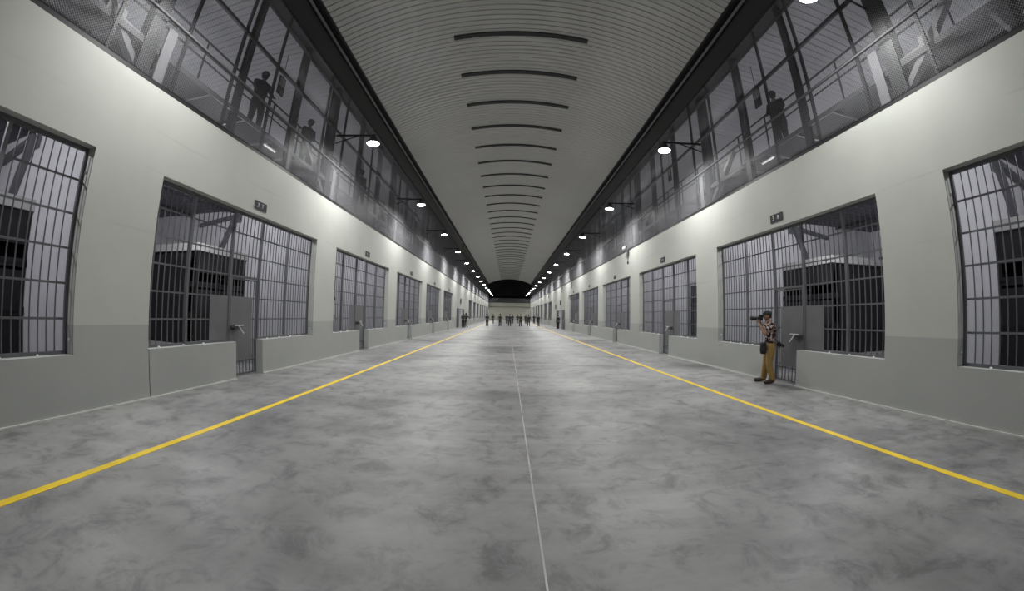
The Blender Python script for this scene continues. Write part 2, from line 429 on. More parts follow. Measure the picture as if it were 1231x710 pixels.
# ------------------------------------------------------------------ floodlights over the piers
LX = 1.33; LZ = 7.33; TILT = math.radians(4)
def lamp(side, s):
    g = thing('floodlight', 'x', 'lamp', (0,0,0), 'floodlights along the %s gallery' % side)
    bm = B(); lathe(bm, [(0.07,0.30),(0.10,0.29),(0.12,0.16),(0.19,0.12),(0.235,0.04),(0.24,0.0),(0.215,0.0),(0.21,0.02)], n=24); bmesh.ops.rotate(bm, verts=bm.verts, matrix=Matrix.Rotation(s*TILT, 3, 'Y')); obj('housing', bm, M_HOUSE, g, smooth=False)
    bm = B(); lathe(bm, [(0.205,0.018),(0.205,0.006),(0.17,-0.010),(0.09,-0.018)], n=24); bmesh.ops.rotate(bm, verts=bm.verts, matrix=Matrix.Rotation(s*TILT, 3, 'Y')); obj('lens', bm, M_LENS, g, smooth=True)
    bm = B(); bar(bm, (s*1.36, -0.18, 0.32), (s*0.0, 0, 0.32), 0.055, 0.055); box(bm, -0.05, 0.05, -0.05, 0.05, 0.27, 0.35)
    bar(bm, (s*1.36, -0.18, 0.02), (s*0.55, -0.07, 0.31), 0.03, 0.03); obj('arm', bm, M_DARK, g)
    return g
for side, s, X in SIDES:
    proto = lamp(side, s); j = 0
    for k in range(0, 15):
        loc = (X - s*LX, 4.0 + k*P, LZ)
        vis = k >= (1 if s < 0 else 0)
        if vis: lab = 'lit round floodlight on an arm, %s visible along the %s gallery' % (ordn(j), side); j += 1
        else: lab = 'floodlight overhead just outside the frame, left gallery'
        if k == 0: proto.location = loc; proto['label'] = lab
        else: dup(proto, loc, lab)
        nm = 'floodlight_beam' if k > 0 else 'floodlight_beam_dimmer'
        ld = bpy.data.lights.get(nm)
        if ld is None:
            ld = bpy.data.lights.new(nm, 'AREA'); ld.shape = 'DISK'; ld.size = 0.38; ld.energy = 200.0 if k > 0 else 145.0
            ld.spread = math.radians(166); ld.color = (1.0, 0.995, 0.97)
        lo = bpy.data.objects.new('floodlight_beam', ld); C.objects.link(lo); lo.location = (loc[0] - s*0.01, loc[1], loc[2]-0.035); lo.rotation_euler = (0, -s*-TILT, 0)

# ------------------------------------------------------------------ cell fronts
# local origin: wall face, near edge of the opening, floor
def cell_front(side, s):
    g = thing('cell_grille', 'x', 'cell grille', (0,0,0), 'barred cell grilles in the %s wall' % side)
    x = s*0.22; hb = (1.34, 1.84, 2.34, 2.84, 3.34)
    bm = B()
    for y in (0.022, WD-0.022): box(bm, x-0.025, x+0.025, y-0.022, y+0.022, ZS, ZW)
    box(bm, x-0.03, x+0.03, 0.06, WD-0.06, ZW-0.06, ZW)
    box(bm, x-0.03, x+0.03, 0.06, DG0, ZS+0.0, ZS+0.05); box(bm, x-0.03, x+0.03, DG1, WD-0.06, ZS, ZS+0.05)
    obj('frame', bm, M_GREY, g)
    posts = (1.05, DG0-0.04, DG1+0.04, 4.62)
    for i, y in enumerate(posts):
        bm = B(); box(bm, x-0.035, x+0.035, y-0.03, y+0.03, 0.0 if i in (1, 2) else ZS, ZW-0.06); obj('mullion', bm, M_GREY, g)
    ys = [0.06] + [p for p in posts] + [WD-0.06]
    for i in range(5):
        a, b = ys[i]+0.035*(i > 0), ys[i+1]-0.035*(i < 4)
        z0 = ZS+0.05 if i != 2 else 2.32
        bm = B(); n = max(1, round((b-a)/0.135)-1)
        for q in range(n):
            y = a + (b-a)*(q+1)/(n+1); tube(bm, (x, y, z0), (x, y, ZW-0.06), 0.0115, 8)
        for z in hb:
            if z > z0: box(bm, x-0.007, x+0.007, a, b, z-0.016, z+0.016)
        if i == 2: box(bm, x-0.03, x+0.03, a, b, 2.30, 2.34)
        obj('bar_panel', bm, M_GREY, g)
    bm = B(); box(bm, *sorted((x-s*0.012, x-s*0.02)), 1.72, DG0-0.0, ZS+0.01, 1.86); obj('fixed_plate', bm, M_PLATE, g)
    # the door
    a, b = DG0+0.005, DG1-0.005
    bm = B()
    for y in (a+0.02, b-0.02): box(bm, x-0.02, x+0.02, y-0.02, y+0.02, 0.03, 2.29)
    for z in (0.05, 0.36, 2.27, 1.84, 0.84, 1.34): box(bm, x-0.012, x+0.012, a+0.04, b-0.04, z-0.016, z+0.016)
    for q in range(7):
        y = a + (b-a)*(q+1)/8; tube(bm, (x, y, 0.03), (x, y, 2.27), 0.0115, 8)
    d = obj('door', bm, M_GREY, g)
    bm = B(); box(bm, *sorted((x-s*0.022, x-s*0.030)), a-0.0, a+0.78, 0.40, 1.86); obj('door_plate', bm, M_PLATE, d)
    bm = B()
    box(bm, *sorted((x-s*0.03, x-s*0.20)), a+0.0, a+0.24, 1.16, 1.20); box(bm, *sorted((x-s*0.03, x-s*0.14)), a+0.03, a+0.21, 1.08, 1.16)
    obj('lock_box', bm, M_GREY, d)
    bm = B(); bar(bm, (x-s*0.20, a-0.02, 1.205), (x-s*0.20, a+0.26, 1.205), 0.03, 0.02)
    bar(bm, (x-s*0.20, a+0.10, 1.20), (x-s*0.27, a+0.20, 1.02), 0.045, 0.02)
    obj('bolt', bm, M_STEEL, d)['label'] = 'bright zinc bolt and hasp'
    bm = B(); lathe(bm, [(0.026,0),(0.026,0.012),(0.014,0.024)], n=8); am = mesh(bm, 'anchor_bolt', M_BOLT)
    for y in (0.35, 0.95, 1.5, 3.75, 4.3, 4.85, 5.4): obj('anchor_bolt', am, None, g, loc=(s*0.15, y, ZS))
    for z in (1.05, 3.45): obj('anchor_bolt', am, None, g, loc=(s*0.12, WD-0.002, z)).rotation_euler = (PI/2, 0, 0)
    return g
for side, s, X in SIDES:
    proto = cell_front(side, s)
    for j, k in enumerate(CELLS):
        loc = (X, Y0 + k*P, 0)
        lab = 'grey barred cell grille with door, %s opening from the viewer in the %s wall' % (ordn(j), side)
        if j == 0: proto.location = loc; proto['label'] = lab
        else: dup(proto, loc, lab)

# number plates above the doors
def sign(txt, X, s, y, z, label, w=0.47, h=0.205):
    g = thing('number_plate', label, 'sign', (X, y, z), 'number plates above the cell doors')
    bm = B(); box(bm, *sorted((s*0.004, -s*0.015)), -w/2, w/2, -h/2, h/2); obj('plate', bm, M_SIGN, g)
    for ch, f in zip(txt, (-0.24, 0.14)):
        cu = bpy.data.curves.new('digit', 'FONT'); cu.body = ch; cu.size = 0.15; cu.align_x = 'CENTER'; cu.align_y = 'CENTER'; cu.extrude = 0.002
        t = bpy.data.objects.new('digit', cu)
        me = bpy.data.meshes.new_from_object(t); me.materials.append(M_SIGNW); bpy.data.objects.remove(t)
        o = bpy.data.objects.new('digit', me); C.objects.link(o); o.parent = g
        o['label'] = 'white digit'
        o.location = (-s*0.018, (f*w*-s) , 0); o.rotation_euler = (PI/2, 0, PI/2 if s < 0 else -PI/2)
    return g
for side, s, X in SIDES:
    for j, k in enumerate(CELLS[1:6]):
        num = str((37 if s < 0 else 38) - 2*j)
        sign(num, X, s, Y0 + k*P + 2.93, 4.07, 'small dark number plate reading %s %s above a cell door, %s wall' % (num[0], num[1], side))

# ------------------------------------------------------------------ inside the cells
def bunk(side, s):
    g = thing('bunk_block', 'x', 'bunk bed', (0,0,0), 'steel bunk blocks in the %s cells' % side)
    L, W = 4.85, 2.35     # runs back along X, lies against the partition (local y from -W to 0)
    def bx(bm, xa, xb, *r): box(bm, *sorted((s*xa, s*xb)), *r)
    bm = B(); bx(bm, 0, L, -W, 0, 0, 0.46); obj('plinth', bm, M_CONC, g)
    bm = B(); bx(bm, -0.02, L, -W-0.02, 0, 3.27, 3.50); obj('top_slab', bm, M_CONC, g)
    for z in (1.30, 2.22):
        bm = B(); bx(bm, 0, L, -W, 0, z, z+0.05); bx(bm, 0, 0.03, -W, 0, z-0.04, z+0.12); bx(bm, 0, L, -W, -W+0.03, z-0.04, z+0.12); obj('bed_tray', bm, M_BUNK, g)
    for xx in (0.03, 1.65, 3.25, L-0.06):
        for yy in (-W+0.03, -0.06):
            bm = B(); bx(bm, xx, xx+0.05, yy, yy+0.05, 0.46, 3.27); obj('upright', bm, M_BUNK, g)
    bm = B(); bx(bm, 0.035, 0.05, -W+0.05, -0.05, 2.62, 3.27); bx(bm, 0.035, 0.05, -W+0.05, -0.05, 1.42, 2.12); bx(bm, 0.035, 0.05, -W+0.05, -0.05, 0.50, 1.22); obj('end_panel', bm, M_BUNK, g)
    bm = B(); bx(bm, 0.1, L, -0.03, -0.01, 0.50, 3.25); obj('back_panel', bm, M_BUNK, g)
    bm = B(); bx(bm, 0.3, L, -W+0.02, -W+0.035, 0.5, 3.2); obj('side_panel', bm, M_BUNK, g)
    bm = B()
    for yy in (-1.45, -1.05): tube(bm, (s*-0.05, yy, 0.46), (s*-0.05, yy, 3.2), 0.016, 8)
    for q in range(9): tube(bm, (s*-0.05, -1.45, 0.75+q*0.29), (s*-0.05, -1.05, 0.75+q*0.29), 0.012, 8)
    obj('ladder', bm, M_BUNK, g)
    return g
def roof_grid(side, s):
    g = thing('cell_cover', 'x', 'grating', (0,0,0), 'gratings and soffit sheets over the %s cells' % side)
    W = P-0.22
    bm = B()
    for q in range(1, 20): box(bm, *sorted((s*(TH+0.02), s*(TH+4.0))), -W+q*W/20-0.005, -W+q*W/20+0.005, 0, 0.03)
    obj('grating', bm, M_GREY, g)
    for xx in (1.3, 2.6, 4.05, 6.2):
        bm = B(); box(bm, *sorted((s*(xx-0.02), s*(xx+0.02))), -W, 0, -0.07, 0); obj('bearer', bm, M_DARK, g)
    prof = []; y = -W
    while y < -0.3: prof += [(y, 0), (y+0.24, 0), (y+0.26, 0.03), (y+0.28, 0.03)]; y += 0.30
    prof.append((0, 0)); bm = B(); rows = []
    for zz in (0.0, 0.012):
        rows.append([[bm.verts.new((s*xx, y, 0.02+zz+d)) for y, d in prof] for xx in (TH+4.05, TH+DEPTH-0.02)])
    for r in rows:
        for i in range(len(prof)-1): bm.faces.new((r[0][i], r[0][i+1], r[1][i+1], r[1][i]))
    for e in (0, 1):
        for i in range(len(prof)-1): bm.faces.new((rows[0][e][i], rows[0][e][i+1], rows[1][e][i+1], rows[1][e][i]))
    obj('soffit_sheet', bm, M_SOFF, g)
    return g
for side, s, X in SIDES:
    pb = bunk(side, s); pr = roof_grid(side, s)
    for j, k in enumerate((-1, 0, 1, 2)):
        yp = Y0 + (k+1)*P - 0.7 - 0.1
        lb = 'black tiered bunk block against the pale partition, %s cell from the viewer, %s side' % (ordn(j), side)
        lg = 'grating and dark soffit sheet over the %s cell from the viewer, %s side' % (ordn(j), side)
        l1 = (X + s*(TH + 2.90), yp-0.005, 0); l2 = (X, yp-0.01, 5.10)
        if j == 0: pb.location = l1; pb['label'] = lb; pr.location = l2; pr['label'] = lg
        else: dup(pb, l1, lb); dup(pr, l2, lg)
    pc = None  # unseen solid sheets added to stop cell light reaching the far gallery
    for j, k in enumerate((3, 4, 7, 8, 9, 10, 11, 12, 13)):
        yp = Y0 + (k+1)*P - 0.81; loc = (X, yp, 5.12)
        lab = 'unseen sheet added to block light over the far cells, %s from the viewer, %s side' % (ordn(j), side)
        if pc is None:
            pc = thing('light_blocker', lab, 'light blocker', loc, 'unseen light-blocking sheets over the far %s cells' % side)
            bm = B(); box(bm, *sorted((s*(TH+0.02), s*(TH+DEPTH-0.02))), -P+0.22, 0, 0, 0.03); obj('sheet', bm, M_SOFF, pc)  # unseen added sheet that only blocks light
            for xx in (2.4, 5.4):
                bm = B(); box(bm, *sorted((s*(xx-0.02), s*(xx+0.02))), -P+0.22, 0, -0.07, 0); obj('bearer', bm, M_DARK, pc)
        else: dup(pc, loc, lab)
    bp = None  # diagonal shadows on the partitions built as dark solid bars
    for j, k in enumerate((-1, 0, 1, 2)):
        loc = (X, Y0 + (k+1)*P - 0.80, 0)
        lab = 'dark diagonal bar imitating a shadow above the bunks, %s cell from the viewer, %s side' % (ordn(j), side)
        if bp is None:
            bp = thing('shadow_bars', lab, 'brace', loc, 'shadow-imitating bars above the %s bunks' % side)  # bars imitating diagonal shadows, not braces
            bm = B(); bar(bm, (s*3.80, -0.09, 4.96), (s*4.48, -0.09, 3.52), 0.17, 0.12); obj('shadow_bar', bm, M_GREY, bp)
            bm = B(); bar(bm, (s*3.85, -0.09, 4.88), (s*5.6, -0.09, 4.62), 0.15, 0.12); obj('shadow_bar', bm, M_GREY, bp)
            bm = B(); box(bm, *sorted((s*3.62, s*4.05)), -0.03, -0.004, 4.66, 5.0); obj('shadow_joint', bm, M_GREY, bp)
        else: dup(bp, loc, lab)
    # vent slots in the outer wall, above the bunks
    xo = X + s*(TH+DEPTH)
    bm = B()
    for k in (-1, 0, 1, 2):
        for q in range(14):
            ya = Y0 + k*P + 0.3 + q*0.42; box(bm, *sorted((xo-s*0.012, xo)), ya, ya+0.26, 4.72, 4.86)
        box(bm, *sorted((xo-s*0.015, xo)), Y0+k*P-0.3, Y0+k*P+WD+0.3, 3.72, 4.02)
    struct('window_1' if s < 0 else 'window_2', bm, M_VENT, 'dark vent slots in the outer wall of the %s cells' % side)
    # one small tube light under the walkway edge, and an unseen batten added in every bay for light
    loc = (X + s*0.55, Y0 + 3.65, 5.977)
    gl = thing('tube_light', 'small lit tube light under the %s walkway' % side, 'lamp', loc)
    bm = B(); box(bm, -0.05, 0.05, -0.27, 0.27, -0.005, 0.022); obj('casing', bm, M_WHITE, gl)
    bm = B(); tube(bm, (0, -0.25, -0.02), (0, 0.25, -0.02), 0.022, 10); obj('tube', bm, M_TUBE, gl)
    gl = None
    for j, k in enumerate(range(-1, 15)):
        loc = (X + s*2.0, Y0 + k*P + 2.9, 4.90)
        lab = 'unseen tube light added inside the cells to brighten them, bay %s, %s side' % (ordn(j), side)
        if gl is None:
            gl = thing('added_batten', lab, 'lamp', loc, 'unseen added tube lights in the %s cells' % side)
            bm = B(); box(bm, -0.05, 0.05, -0.6, 0.6, 0.0, 0.05); obj('casing', bm, M_WHITE, gl)
            bm = B(); tube(bm, (0, -0.55, -0.02), (0, 0.55, -0.02), 0.022, 10); obj('tube', bm, M_TUBE, gl)
            for yy in (-0.4, 0.4):
                bm = B(); bar(bm, (0, yy, 0.05), (0, yy, 0.16), 0.012); obj('hanger', bm, M_DARK, gl)
        else: dup(gl, loc, lab)
        bl = bpy.data.lights.get('added_cell_glow')
        if bl is None:
            bl = bpy.data.lights.new('added_cell_glow', 'POINT'); bl.energy = 250.0; bl.shadow_soft_size = 0.12; bl.color = (0.96, 0.955, 1.0)  # added point light that brightens the cells and side roof
        o = bpy.data.objects.new('added_cell_glow', bl); C.objects.link(o); o.location = (loc[0], loc[1], loc[2]-0.18)
    # hanging two-tone panels in the gallery
    hp = None
    for j, k in enumerate((0, 1, 2)):
        loc = (X + s*1.33, 9.25 + k*P, 8.35)
        lab = 'small framed panel, white over black, hung in the %s gallery bay, %s side' % (ordn(j), side)
        if hp is None:
            hp = thing('hanging_panel', lab, 'sign', loc, 'framed panels hung in the %s gallery' % side)
            bm = B(); box(bm, -0.02, 0.02, -0.17, 0.17, 0, 0.03); box(bm, -0.02, 0.02, -0.17, 0.17, 0.61, 0.64)
            box(bm, -0.02, 0.02, -0.17, -0.14, 0.03, 0.61); box(bm, -0.02, 0.02, 0.14, 0.17, 0.03, 0.61); obj('frame', bm, M_DARK, hp)
            bm = B(); box(bm, -0.012, 0.012, -0.14, 0.14, 0.31, 0.61); obj('white_face', bm, M_WHITE, hp)['label'] = 'white upper face'
            bm = B(); box(bm, -0.012, 0.012, -0.14, 0.14, 0.03, 0.31); obj('dark_face', bm, M_GREY, hp)['label'] = 'dark lower face'
            bm = B(); bar(bm, (0, 0, 0.64), (0, 0, 1.62), 0.015); obj('hanger', bm, M_DARK, hp)
        else: dup(hp, loc, lab)

# ------------------------------------------------------------------ side passage doors
n = 1
for side, s, X in SIDES:
    for y0_, y1_, w in ((PY0-1.75, PY0-0.02, 'near'), (PY1+0.02, PY1+1.75, 'far')):
        bm = B(); box(bm, *sorted((X-s*0.04, X-s*0.09)), y0_, y1_, 0.03, PZ)
        for z in (0.35, 1.2, 2.0): box(bm, *sorted((X-s*0.09, X-s*0.10)), y0_+0.1, y1_-0.1, z-0.03, z+0.03)
        for yh in (0.4, 1.9): box(bm, *sorted((X+s*0.0, X-s*0.05)), (y1_-0.04 if w == 'near' else y0_), (y1_ if w == 'near' else y0_+0.04), yh, yh+0.14)
        d = struct('door_%d' % n, bm, M_GREY, 'grey steel door leaf folded back against the %s wall, %s side of the passage' % (side, w)); n += 1
        bm = B(); bar(bm, (X-s*0.14, (y0_+0.12 if w == 'near' else y1_-0.12), 1.0), (X-s*0.14, (y0_+0.12 if w == 'near' else y1_-0.12), 1.2), 0.03); 
        bar(bm, (X-s*0.14, (y0_+0.12 if w == 'near' else y1_-0.12), 1.1), (X-s*0.09, (y0_+0.12 if w == 'near' else y1_-0.12), 1.1), 0.03); obj('door_handle', bm, M_STEEL, d)
    bm = B(); box(bm, *sorted((X+s*(TH+3), X+s*(TH+3.2))), PY0-2.5, PY1+6, 0, ZT); struct('wall_passage_'+side, bm, M_CELL, 'pale wall across the end of the side passage, %s side' % side)
    # projecting passage signs
    for q, (yy, zz) in enumerate(((46.0, 3.25), (50.6, 2.85)) if s > 0 else ((46.0, 3.25),)):
        g = thing('projecting_sign', 'small dark sign board fixed above the %s' % (('right passage doorway', 'far door leaf on the right')[q] if s > 0 else 'left passage doorway'), 'sign', (X, yy, zz))
        bm = B(); box(bm, *sorted((-s*0.03, -s*0.06)), -0.35, 0.35, -0.3, 0.3); obj('board', bm, M_SIGN, g)
        bm = B(); box(bm, *sorted((0, -s*0.03)), -0.25, -0.2, -0.2, 0.2); obj('bracket', bm, M_DARK, g); bm = B(); box(bm, *sorted((0, -s*0.03)), 0.2, 0.25, -0.2, 0.2); obj('bracket', bm, M_DARK, g)

# ------------------------------------------------------------------ surveillance cameras on the right wall top
cp = None
for j, (y, zc) in enumerate(((19.6, 0), (37.9, 0), (45.2, 0), (59.8, 0))):
    loc = (XR, y, ZT)
    lab = 'white surveillance camera on the right wall top, %s from the viewer' % ordn(j)
    if cp is None:
        cp = thing('surveillance_camera', lab, 'camera', loc, 'surveillance cameras on the right wall top')
        bm = B(); box(bm, -0.28, -0.14, -0.30, 0.16, 0.10, 0.24); obj('body', bm, M_WHITE, cp, bevel=0.015)
        bm = B(); lathe(bm, [(0.05,0),(0.05,0.05),(0.04,0.05)], (-0.21,-0.30,0.17), (0,-1,0), n=14); obj('lens_hood', bm, M_DARK, cp)
        bm = B(); box(bm, -0.04, 0.0, -0.06, 0.06, -0.16, 0.0); bar(bm, (-0.02, 0, -0.02), (-0.20, 0, 0.10), 0.05); obj('bracket', bm, M_WHITE, cp)
        bm = B(); tube(bm, (-0.02, -0.06, -0.02), (-0.02, -0.02, -0.62), 0.02, 8); box(bm, -0.06, 0, -0.05, 0.01, -0.74, -0.60); obj('cable', bm, M_DARK, cp)['label'] = 'dark cable tail'
    else: dup(cp, loc, lab)

# ------------------------------------------------------------------ people
def skin(chains, links=(), sub=2):
    """chains: list of [(co, (rx, ry)) ...]; every chain is its own island; a chain may start with an int index tuple ('at', i) to grow from vertex i."""
    me = bpy.data.meshes.new('t'); V, R, E, roots = [], [], [], []
    for ch in chains:
        prev = None
        for it in ch:
            if it[0] == 'at': prev = it[1]; continue
            co, r = it; V.append(co); R.append(r if isinstance(r, tuple) else (r, r))
            if prev is None: roots.append(len(V)-1)
            else: E.append((prev, len(V)-1))
            prev = len(V)-1
    me.from_pydata(V, E, [])
    o = bpy.data.objects.new('t', me); C.objects.link(o)
    md = o.modifiers.new('s', 'SKIN'); md.use_smooth_shade = True
    lay = me.skin_vertices[0].data
    for i, r in enumerate(R): lay[i].radius = r
    for i in roots: lay[i].use_root = True
    sb = o.modifiers.new('u', 'SUBSURF'); sb.levels = sub; sb.render_levels = sub
    dg = bpy.context.evaluated_depsgraph_get(); dg.update()
    out = bpy.data.meshes.new_from_object(o.evaluated_get(dg))
    bpy.data.objects.remove(o); bpy.data.meshes.remove(me)
    for p in out.polygons: p.use_smooth = True
    return out

def joinm(name, meshes, mats):
    """one mesh out of several (mesh, material index, matrix)"""
    bm = B()
    for me, mi, mx in meshes:
        t = bmesh.new(); t.from_mesh(me)
        if mx is not None: bmesh.ops.transform(t, matrix=mx, verts=t.verts)
        for f in t.faces: f.material_index = mi; f.smooth = True
        tm = bpy.data.meshes.new('t'); t.to_mesh(tm); t.free(); bm.from_mesh(tm); bpy.data.meshes.remove(tm)
    out = bpy.data.meshes.new(name); bm.to_mesh(out); bm.free()
    for m in mats: out.materials.append(m)
    return out

def head_mesh():
    """head facing -Y, centred at the ear line, 0.235 tall, with brow, nose, lips, eyes and ears"""
    bm = B(); bmesh.ops.create_uvsphere(bm, u_segments=36, v_segments=26, radius=1.0)
    for v in bm.verts:
        x, y, z = v.co
        t = max(0.0, -z)
        w = 0.078*(1-0.34*t**1.6); d = 0.098*(1-0.20*t**2)
        px, py, pz = x*w, y*d + (0.012*t if y < 0 else -0.022*t), z*0.118
        if y < 0:
            f = -y
            nz = math.exp(-((pz+0.012)/0.026)**2)*math.exp(-(px/0.013)**2); py -= 0.026*nz*f       # nose
            br = math.exp(-((pz-0.030)/0.012)**2)*math.exp(-(px/0.045)**2); py -= 0.006*br*f        # brow
            for ex in (-0.031, 0.031):
                py += 0.011*math.exp(-((pz-0.010)/0.012)**2 - ((px-ex)/0.016)**2)*f                 # eye sockets
            py -= 0.008*math.exp(-((pz+0.058)/0.007)**2 - (px/0.022)**2)*f                          # lips
            py -= 0.010*math.exp(-((pz+0.098)/0.016)**2 - (px/0.022)**2)*f                          # chin
        v.co = (px, py, pz)
    for ex in (-1, 1):
        r = bmesh.ops.create_uvsphere(bm, u_segments=12, v_segments=8, radius=1.0)['verts']
        for v in r: v.co = (ex*0.079 + v.co.x*0.010, 0.012 + v.co.y*0.018, -0.004 + v.co.z*0.032)
    me = bpy.data.meshes.new('h'); bm.to_mesh(me); bm.free(); return me
def eyes_mesh():
    bm = B()
    for ex in (-0.031, 0.031):
        r = bmesh.ops.create_uvsphere(bm, u_segments=12, v_segments=8, radius=0.012)['verts']
        for v in r: v.co += Vector((ex, -0.078, 0.010))
    me = bpy.data.meshes.new('e'); bm.to_mesh(me); bm.free(); return me
HEAD = head_mesh(); EYES = eyes_mesh()

def hand_chains(w, d, side, curl=0.5, up=None):
    """palm and five fingers at wrist w pointing along d; fingers bend towards `up`"""
    w, d = Vector(w), Vector(d).normalized(); up = Vector(up or (0,0,-1)); up = (up - d*up.dot(d)).normalized(); ac = d.cross(up).normalized()*side
    out = [[(tuple(w - d*0.02), 0.026), (tuple(w + d*0.025), (0.030, 0.020)), (tuple(w + d*0.075), (0.036, 0.018)), (tuple(w + d*0.085), (0.034, 0.014))]]
    for i, (o, ln) in enumerate(((-0.030, 0.066), (-0.010, 0.076), (0.010, 0.070), (0.029, 0.055))):
        p = w + d*0.072 + ac*o; a = curl*0.6; ch = [(tuple(p), 0.0092)]
        for k, f in enumerate((0.45, 0.32, 0.23)):
            p = p + (d*math.cos(a) + up*math.sin(a))*ln*f; a += curl
            ch.append((tuple(p), 0.0088 - 0.0008*k))
        out.append(ch)
    p = w + d*0.022 - ac*0.024; ch = [(tuple(p), 0.0125)]; q = (d*0.65 - ac*0.75 + up*0.25).normalized()
    for ln in (0.038, 0.030): p = p + q*ln; ch.append((tuple(p), 0.0102)); q = (q + d*0.5 + up*0.35).normalized()
    out.append(ch); return out

def person(name, label, J, cloth, head_rot=(0,0,0), curl=(0.5, 0.5), fdir=None, fup=None, sub=2, group=None, cap='cap', fingers=True):
    """J: joints. Left = +X when facing -Y. cloth: materials by garment."""
    T = lambda k: Vector(J[k])
    def limb(side, a): return J[side+a]
    hp, ch, ns, nk, hd = J['pelvis'], J['chest'], J['upchest'], J['neck'], J['head']
    mid = tuple((T('pelvis')+T('chest'))/2)
    chains = [[(hp, (0.135, 0.10)), (mid, (0.125, 0.092)), (ch, (0.145, 0.105)), (ns, (0.11, 0.085)), (nk, (0.055, 0.055)), (tuple(T('neck')*0.4+T('head')*0.6), (0.052, 0.052))]]
    for sd in ('L', 'R'):
        sh, el, wr = J[sd+'sh'], J[sd+'el'], J[sd+'wr']
        chains.append([('at', 3), (sh, 0.058), (tuple((Vector(sh)*0.5+Vector(el)*0.5)), 0.047), (el, 0.040), (tuple(Vector(el)*0.6+Vector(wr)*0.4), 0.038), (wr, 0.026)])
        hpj, kn, an, to = J[sd+'hip'], J[sd+'kn'], J[sd+'an'], J[sd+'toe']
        chains.append([('at', 0), (hpj, 0.088), (tuple(Vector(hpj)*0.5+Vector(kn)*0.5), 0.074), (kn, 0.056), (tuple(Vector(kn)*0.65+Vector(an)*0.35), 0.055), (an, 0.038), (to, (0.038, 0.028))])
    parts = [(skin(chains, sub=sub), 0, None)]
    HM = Matrix.Translation(hd) @ (Matrix.Rotation(head_rot[2], 4, 'Z') @ Matrix.Rotation(head_rot[0], 4, 'X') @ Matrix.Rotation(head_rot[1], 4, 'Y'))
    parts += [(HEAD, 0, HM), (EYES, 1, HM)]
    for i, (sd, sg) in enumerate((('L', 1), ('R', -1))):
        d = Vector(fdir[i]) if fdir else (T(sd+'wr')-T(sd+'el'))
        parts.append((skin(hand_chains(J[sd+'wr'], d, sg, curl[i], fup[i] if fup else (0,-1,0.2)), sub=1), 2 if cloth.get('silhouette_hood') else 0, None))
    body = bpy.data.objects.new(name, joinm(name, parts, [M_SKIN, M_EYE, M_BLK])); C.objects.link(body)
    tag(body, label, 'person', group)
    # garments follow the limbs a little outside the skin
    pv = T('pelvis')
    g = [[(tuple(pv+Vector((0,0,-0.17))), (0.190, 0.152)), (tuple(pv+Vector((0,0,-0.06))), (0.186, 0.148)), (tuple(pv+Vector((0,0,0.06))), (0.176, 0.136)), (mid, (0.168, 0.130)), (ch, (0.190, 0.140)), (ns, (0.150, 0.110)), (tuple(T('neck')*0.7+T('upchest')*0.3), (0.074, 0.074))]]
    for sd in ('L', 'R'):
        sh, el, wr = Vector(J[sd+'sh']), Vector(J[sd+'el']), Vector(J[sd+'wr'])
        if cloth.get('sleeve', 'long') == 'short': g.append([('at', 5), (tuple(sh), 0.084), (tuple(sh*0.5+el*0.5), 0.076), (tuple(sh*0.2+el*0.8), 0.074)])
        else: g.append([('at', 5), (tuple(sh), 0.082), (tuple(sh*0.5+el*0.5), 0.062), (tuple(el), 0.054), (tuple(el*0.6+wr*0.4), 0.050), (tuple(el*0.08+wr*0.92), 0.038)])
    obj('shirt', joinm('shirt', [(skin(g, sub=sub), 0, None)], [cloth['shirt']]), None, body)
    g = [[(tuple(pv+Vector((0,0,0.13))), (0.158, 0.122)), (tuple(pv+Vector((0,0,0.05))), (0.168, 0.132)), (tuple(pv+Vector((0,0,-0.02))), (0.172, 0.138))]]
    for sd in ('L', 'R'):
        h, k, a = Vector(J[sd+'hip']), Vector(J[sd+'kn']), Vector(J[sd+'an'])
        g.append([('at', 2), (tuple(h+Vector((0,0,-0.06))), (0.112, 0.122)), (tuple(h*0.5+k*0.5), 0.102), (tuple(k), 0.086), (tuple(k*0.5+a*0.5), 0.082), (tuple(a+Vector((0,0,0.03))), 0.076), (tuple(a+Vector((0,0,-0.03))), 0.078)])
    obj('trousers', joinm('trousers', [(skin(g, sub=sub), 0, None)], [cloth['trousers']]), None, body)
    for sd in ('L', 'R'):
        a, t = Vector(J[sd+'an']), Vector(J[sd+'toe']); d = (t-a); d.z = 0; d.normalize()
        zz = J[sd+'toe'][2] + 0.012
        g = [[(tuple(a+Vector((0,0,0.08))), 0.062), (tuple(Vector((a.x, a.y, zz+0.035)) - d*0.03), (0.066, 0.070)), (tuple(Vector((a.x, a.y, zz+0.022)) + d*0.08), (0.062, 0.060)), (tuple(Vector((t.x, t.y, zz+0.012)) + d*0.03), (0.058, 0.052)), (tuple(Vector((t.x, t.y, zz+0.010)) + d*0.07), (0.046, 0.044))]]
        obj('shoe', joinm('shoe', [(skin(g, sub=sub), 0, None)], [cloth['shoes']]), None, body)
    if cloth.get('vest'):
        g = [[(tuple(pv+Vector((0,0,0.03))), (0.192, 0.152)), (tuple(mid), (0.196, 0.162)), (ch, (0.222, 0.178)), (tuple(Vector(ns)*0.8+Vector(ch)*0.2), (0.19, 0.158)), (tuple(Vector(ns)+Vector((0,0,0.03))), (0.15, 0.13))]]
        obj('vest', joinm('vest', [(skin(g, sub=sub), 0, None)], [cloth['vest']]), None, body)
    bm = B(); bmesh.ops.create_uvsphere(bm, u_segments=20, v_segments=14, radius=1.0)
    for v in bm.verts: v.co = (v.co.x*0.083, v.co.y*0.103+0.006, max(v.co.z, -0.35 if v.co.y > 0 else 0.32)*0.124)
